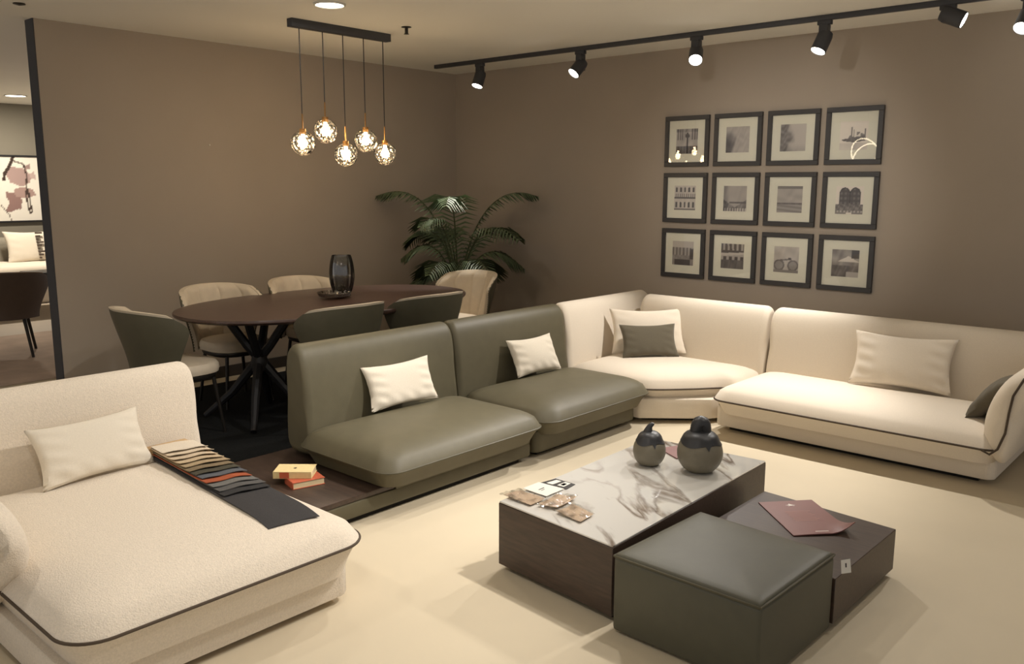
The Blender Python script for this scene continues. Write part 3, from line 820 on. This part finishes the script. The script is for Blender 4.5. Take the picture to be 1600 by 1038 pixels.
def P_umbrella(u, v):
    g = .45+.25*n2(u, v, 3)
    if v > .55 and v < .78-.55*abs(u-.62) and u > .1: g = .95
    if v > .7 and u > .72: g = .22
    if v < .42: g = .3+.2*n2(u*2, v*2, 1)
    if v < .2 and u > .55: g = .75
    return g
PR = [(P_facade, 'church front with a lamp post', 'top'), (P_tower, 'pale misty tower', 'top'), (P_island, 'cloudy grey shore', 'top'), (P_ship, 'ship on blank water', 'top'),
      (P_palace, 'palace front with two rows of windows', 'mid'), (P_canal, 'narrow canal between houses', 'mid'), (P_lagoon, 'flat water and horizon', 'mid'), (P_arches, 'twin arched windows', 'mid'),
      (P_gondola, 'dark boat before tall houses', 'low'), (P_bridge, 'bridge with arches', 'low'), (P_bike, 'parked bicycle', 'low'), (P_umbrella, 'white parasol over tables', 'low')]
fx0, fx1, fz0, fz1 = -3.968, -2.192, .826, 2.156
fwid = .409; gx = ((fx1-fx0)-4*fwid)/3; gz = ((fz1-fz0)-3*fwid)/2
def frame_thing(i, fn, desc):
    c, r = i % 4, i//4
    x0 = fx0+c*(fwid+gx); z1 = fz1-r*(fwid+gz); z0 = z1-fwid; x1 = x0+fwid
    t = thing('framed_picture', 'black framed photograph of '+desc, 'picture', ((x0+x1)/2, YR, z0), 0, 'framed photographs on the right wall')
    fr = MB(); b = .036; y0, y1 = YR-.026, YR-.001
    for lo, hi in (((x0, y0, z0), (x1, y1, z0+b)), ((x0, y0, z1-b), (x1, y1, z1)), ((x0, y0, z0+b), (x0+b, y1, z1-b)), ((x1-b, y0, z0+b), (x1, y1, z1-b))):
        fr.box(lo, hi, .002, 1)
    fr.obj('frame', M['frame'], t)
    MB().box((x0+b, YR-.012, z0+b), (x1-b, YR-.002, z1-b)).obj('mount', M['mat'], t)
    N = 44; s = .20; cx_, cz_ = (x0+x1)/2, (z0+z1)/2
    if fn is P_ship: pass
    mb = MB().grid(lambda u, v: (cx_-s/2+s*u, YR-.0128, cz_-s/2+s*v), N, N)
    o = mb.obj('print', M['print'], t, smooth=False, recalc=False)
    ca = o.data.color_attributes.new('ink', 'FLOAT_COLOR', 'POINT')
    k = 0
    for j in range(N+1):
        for ii in range(N+1):
            g = max(.06, min(1, fn(ii/N, j/N)))
            c3 = lin((62+186*g, 56+182*g, 56+168*g)); ca.data[k].color = (*c3, 1); k += 1
    MB().add([(x0+b, YR-.017, z0+b), (x1-b, YR-.017, z0+b), (x1-b, YR-.017, z1-b), (x0+b, YR-.017, z1-b)], [(0, 1, 2, 3)]).obj('pane', M['pane'], t, smooth=False, recalc=False)
for i, (fn, d, row) in enumerate(PR): frame_thing(i, fn, d)

# ------------------------------------------------------------------ pendant cluster
t = thing('pendant_light', 'bar pendant lamp with five crackled glass globes over the table', 'pendant lamp', (-5.165, 3.95, ZC))
MB().box((-5.195, 3.52, ZC-.055), (-5.135, 4.385, ZC), .003).obj('canopy_bar', M['track'], t)
for y, z in [(3.602, 1.876), (3.795, 1.967), (3.969, 1.807), (4.155, 1.914), (4.337, 1.826)]:
    x = -5.175
    MB().tube([(x, y, ZC-.055), (x, y, z+.19)], .0035, 6).obj('cord', M['black'], t)
    so = MB().tube([(x, y, z+.20), (x, y, z+.09)], .005, 8).lathe([(.006, .10), (.022, .098), (.024, .07), (.02, .062)], (x, y, z), 16).obj('socket', M['brass'], t)
    gl = []
    for k in range(19):
        a = PI*(.07+.93*k/18); gl.append((max(.002, .086*math.sin(a)), .086*math.cos(a)))
    g = MB().lathe(gl[::-1], (x, y, z), 32).obj('glass_globe', M['globe'], t)
    MB().lathe([(.004, -.032), (.018, -.028), (.029, -.008), (.027, .014), (.014, .034), (.011, .06)], (x, y, z), 20).obj('bulb', M['bulb'], t)

# ------------------------------------------------------------------ track and spotlights
MB().box((-6.13, 5.752, ZC-.034), (-.75, 5.788, ZC), .003).obj('track_rail', M['track'])
tag(bpy.data.objects['track_rail'], 'dark ceiling track rail running above the sofas', 'track rail')
def spot_head(label, x, aim, tilt=None, zdrop=.11, light=True, power=300, size=70, col=(1, .88, .70), blend=.6, spec=1):
    y = 5.77; zt = ZC-.034
    t = thing('track_spotlight', label, 'spotlight', (x, y, zt), 0, 'spotlights on the ceiling track')
    MB().box((x-.045, y-.02, zt-.028), (x+.045, y+.02, zt), .003).obj('adapter', M['track'], t)
    MB().box((x-.03, y-.03, zt-zdrop-.045), (x+.03, y+.03, zt-.026), .006).obj('bracket', M['track'], t)
    c = Vector((x, y, zt-zdrop)); d = (Vector(aim)-c).normalized(); c = c+d*.045
    q = d.to_track_quat('Z', 'Y').to_matrix()
    prof = [(.012, -.085), (.044, -.082), (.050, -.06), (.050, .055), (.047, .055), (.042, .040)]
    n = 28
    rings = [[c+q@Vector((r*math.cos(2*PI*k/n), r*math.sin(2*PI*k/n), z)) for k in range(n)] for r, z in prof]
    hd = MB().rings(rings).obj('lamp_head', M['track'], t)
    MB().rings([[c+q@Vector((r*math.cos(2*PI*k/n), r*math.sin(2*PI*k/n), z)) for k in range(n)] for r, z in ((.0455, .046), (.043, .051), (.034, .055), (.01, .0565))]).obj('lens', M['spot_glow'], hd)
    if light:
        add_spot('spot_beam', c+d*.075, aim, power, size, col, blend, .03)
    return t
def add_spot(name, loc, aim, power, size, col=(1, .9, .8), blend=.6, rad=.04):
    l = bpy.data.lights.new(name, 'SPOT'); l.energy = power*PK; l.spot_size = R(size); l.spot_blend = blend; l.color = col; l.shadow_soft_size = rad
    o = bpy.data.objects.new(name, l); COL.objects.link(o); o.location = loc
    o.rotation_euler = (Vector(aim)-Vector(loc)).to_track_quat('-Z', 'Y').to_euler(); return o
WARM = (1, .945, .88)
PK = .41
spot_head('track spotlight nearest the corner, above the palm', -5.55, (-5.55, 5.32, 1.5), power=330, size=40, col=WARM)
spot_head('second track spotlight from the corner, between palm and pictures', -4.42, (-4.9, 4.3, .9), power=120, size=60, col=WARM)
spot_head('glaring track spotlight at the left of the pictures', -3.36, (-2.2, 3.6, .3), power=260, size=80, col=WARM)
spot_head('track spotlight above the right column of pictures', -2.41, (-2.9, 4.7, .3), power=520, size=80, col=WARM)
spot_head('track spotlight seen side on, cut by the top edge', -1.66, (-.1, 6.0, 1.9), zdrop=.055, power=25, size=60, col=WARM)
spot_head('track spotlight furthest right, cut by the frame edge', -1.23, (-1.6, 4.0, .2), power=200, size=80, col=WARM)

# ------------------------------------------------------------------ ceiling fittings
def downlight(label, x, y, r, power):
    t = thing('downlight', label, 'ceiling light', (x, y, ZC), 0, 'round recessed downlights')
    MB().lathe([(r*.86, -.004), (r*.9, -.012), (r, -.010), (r*1.02, 0), (r*.86, 0)], (x, y, ZC), 36).obj('rim', M['paper'], t)
    MB().lathe([(.002, -.006), (r*.87, -.006), (r*.87, -.001), (.002, -.001)], (x, y, ZC), 36).obj('diffuser', M['down_glow'], t)
    l = bpy.data.lights.new('downlight_beam', 'AREA'); l.shape = 'DISK'; l.size = r*1.7; l.energy = power; l.color = (1, .9, .76)
    o = bpy.data.objects.new('downlight_beam', l); COL.objects.link(o); o.location = (x, y, ZC-.02)
downlight('round recessed downlight above the dining area, cut by the top edge', -4.58, 3.42, .098, 8)
downlight('round recessed downlight in the far room at left', -12.3, 4.23, .13, 70)
mb = MB().lathe([(.002, -.001), (.035, -.001), (.036, -.004), (.012, -.006), (.012, -.045), (.02, -.05), (.002, -.052)], (-4.82, 4.26, ZC), 16)
tag(mb.obj('sprinkler_head', M['darkmetal']), 'tiny sprinkler head on the ceiling beside the pendant bar', 'sprinkler')
mb = MB().lathe([(.002, -.001), (.035, -.001), (.036, -.006), (.012, -.012), (.002, -.014)], (-6.03, 2.143, ZC), 16)
tag(mb.obj('ceiling_plug', M['darkmetal']), 'tiny dark plug on the ceiling near the partition end', 'ceiling plug')
mb = MB().tube([(XL, 3.62, 1.90), (XL+.014, 3.62, 1.90)], [.004, .007], 8)
tag(mb.obj('wall_nail', M['paper']), 'small bright nail in the left wall', 'nail')
# glowing ring lamp that the picture glass reflects
t = thing('ring_pendant', 'glowing double ring pendant lamp above the chaise', 'pendant lamp', (-4.55, .15, ZC))
for rad, tx, ty, dz in ((.24, 70, 20, 2.02), (.20, 60, -60, 2.0)):
    m3 = Matrix.Rotation(R(ty), 3, 'Z') @ Matrix.Rotation(R(tx), 3, 'X')
    MB().tube([Vector((-4.55, .15, dz))+m3@Vector((rad*math.cos(2*PI*k/48), rad*math.sin(2*PI*k/48), 0)) for k in range(48)], .009, 8, closed=True).obj('light_ring', M['ring_glow'], t)
MB().tube([(-4.55, .15, ZC), (-4.55, .15, 2.02)], .003, 6).obj('cord', M['black'], t)

# ------------------------------------------------------------------ the room beyond the partition
fr = MB().box((-9.9, -2.5, 0), (-7.46, 6.0, .012), .004)
tag(fr.obj('area_rug', M['rug_far']), 'dusty pink and grey rug in the far room', 'rug')
t = thing('wall_painting', 'abstract mauve painting in a thin black frame on the far wall', 'painting', (-13.6, 4.2, 1.0))
y0, y1, z0, z1 = 3.55, 5.02, 1.035, 1.985
mb = MB()
for lo, hi in (((y0, z0), (y1, z0+.025)), ((y0, z1-.025), (y1, z1)), ((y0, z0), (y0+.025, z1)), ((y1-.025, z0), (y1, z1))):
    mb.box((-13.63, lo[0], lo[1]), (-13.585, hi[0], hi[1]), .003, 1)
mb.obj('frame', M['black'], t)
N1, N2 = 90, 60
mb = MB().grid(lambda u, v: (-13.605, y0+.02+(y1-y0-.04)*u, z0+.02+(z1-z0-.04)*v), N1, N2)
o = mb.obj('canvas', M['print'], t, smooth=False, recalc=False)
ca = o.data.color_attributes.new('ink', 'FLOAT_COLOR', 'POINT')
def seg(px, py, a, b):
    ax, ay = a; bx, by = b; t_ = max(0, min(1, ((px-ax)*(bx-ax)+(py-ay)*(by-ay))/((bx-ax)**2+(by-ay)**2)))
    return math.hypot(px-ax-t_*(bx-ax), py-ay-t_*(by-ay))
def canvas(y, z):
    c = (226, 220, 208)
    w = .02*math.sin(19*y+7*z)+.02*math.sin(23*z-5*y)
    for (a, b, cc, d, col) in ((4.47, 1.57, 4.74, 1.80, (166, 142, 136)), (4.45, 1.22, 4.62, 1.46, (140, 112, 106)), (4.55, 1.38, 4.80, 1.50, (164, 138, 130)), (4.72, 1.80, 4.80, 1.86, (150, 128, 122)), (4.74, 1.62, 4.84, 1.74, (186, 164, 156))):
        if a+w < y < cc+w and b+w < z < d-w: c = col
    pts = [(4.58, 1.98), (4.52, 1.84), (4.44, 1.72), (4.43, 1.64)]
    for a, b in zip(pts, pts[1:]):
        if seg(y, z, a, b) < .022: c = (64, 52, 46)
    pts = [(4.58, 1.9), (4.70, 1.86), (4.73, 1.7), (4.70, 1.4), (4.73, 1.16), (4.76, 1.18), (4.73, 1.5)]
    for a, b in zip(pts, pts[1:]):
        if seg(y, z, a, b) < .011: c = (70, 56, 50)
    pts = [(4.36, 1.28), (4.46, 1.14), (4.48, 1.04)]
    for a, b in zip(pts, pts[1:]):
        if seg(y, z, a, b) < .007: c = (110, 98, 90)
    return c
k = 0
for j in range(N2+1):
    for i in range(N1+1):
        ca.data[k].color = (*lin(canvas(y0+.02+(y1-y0-.04)*i/N1, z0+.02+(z1-z0-.04)*j/N2)), 1); k += 1
t = thing('sofa', 'cream sofa under the abstract painting in the far room', 'sofa', (-13.0, 4.0, 0))
MB().box((-13.4, 2.6, 0), (-12.35, 5.6, .30), .04, 3).obj('base', M['cream'], t)
MB().box((-13.35, 2.65, .30), (-12.3, 5.55, .52), .08, 4).obj('seat_cushion', M['cream'], t)
MB().box((-13.55, 2.6, .1), (-13.2, 5.6, .84), .09, 4).obj('backrest', M['wall_far'], t)
pl = pillow('scatter_cushion', 'cream cushion with embroidered strip on the far sofa', 'cushion', (-12.95, 4.53), .50, R(0), R(18), .72, .46, .07, M['pillow'], seed=11)
mb = MB()
for k in range(9):
    zz = .56+k*.042
    mb.box((-12.87-.30*(zz-.5)*1.0, 4.55, zz), (-12.845-.30*(zz-.5), 4.55+.06*(1+(k % 3))/2, zz+.022), .003, 1)
e = mb.obj('embroidery', M['chair_brown']); e.parent = pl
t = thing('coffee_table', 'far room coffee table with dark tray, behind the brown chair', 'coffee table', (-11.6, 3.95, 0))
MB().prism(rrect(-11.6, 3.95, .58, .62, .06), .36, .395, .006).obj('tabletop', M['mat'], t)
for sx in (-1, 1):
    for sy in (-1, 1): MB().box((-11.6+sx*.5-.02, 3.95+sy*.52-.02, 0), (-11.6+sx*.5+.02, 3.95+sy*.52+.02, .36), .003, 1).obj('leg', M['black'], t)
tag(MB().box((-12.1, 4.02, .395), (-11.65, 4.40, .475), .006).obj('storage_box', M['black']), 'black box on the far room coffee table', 'box')
tag(MB().box((-11.35, 3.76, .395), (-11.1, 4.1, .415), .003).obj('magazine', M['ink']), 'dark magazine lying before the black box', 'magazine')
M['chair_tan'] = mat('tan_leatherette', (132, 112, 92), .6, var=.05, vscale=20)
fc = chair_proto('tub_chair', 'brown tub chair on tapered legs beyond the partition', M['chair_brown'], M['chair_tan'], group=None)
fc.location = (-8.75, 2.72, .012); fc.rotation_euler.z = R(68); fc.scale = (1.25, 1.25, .96)

# ------------------------------------------------------------------ room spots out of frame, an added wash brightening the picture wall, and fill
for x, y, ax, ay, pw in [(-1.5, 3.6, -3.4, 1.5, 520), (-2.7, 3.5, -2.7, 2.6, 150), (-.6, 3.45, -1.0, 3.0, 70), (-3.4, .5, -3.0, 1.5, 60), (-.9, .4, -3.2, 1.5, 130), (-1.6, .6, -1.5, 2.4, 40), (-3.3, 2.2, -4.0, 3.0, 80), (-2.2, 3.0, -3.0, 6.38, 280)]:
    add_spot('unseen_spot', (x, y, ZC-.12), (ax, ay, 1.5 if ay > 6 else .2), pw, 44 if ay > 6 else 82, WARM, .9 if ay > 6 else .7, .05)
W = bpy.data.worlds.new('world'); SC.world = W; W.use_nodes = True
W.node_tree.nodes['Background'].inputs[0].default_value = (1, .985, .985, 1)
W.node_tree.nodes['Background'].inputs[1].default_value = .5

SC.view_settings.view_transform = 'Standard'; SC.view_settings.look = 'None'
SC.view_settings.gamma = 1; SC.view_settings.use_curve_mapping = False
SC.view_settings.exposure = 0
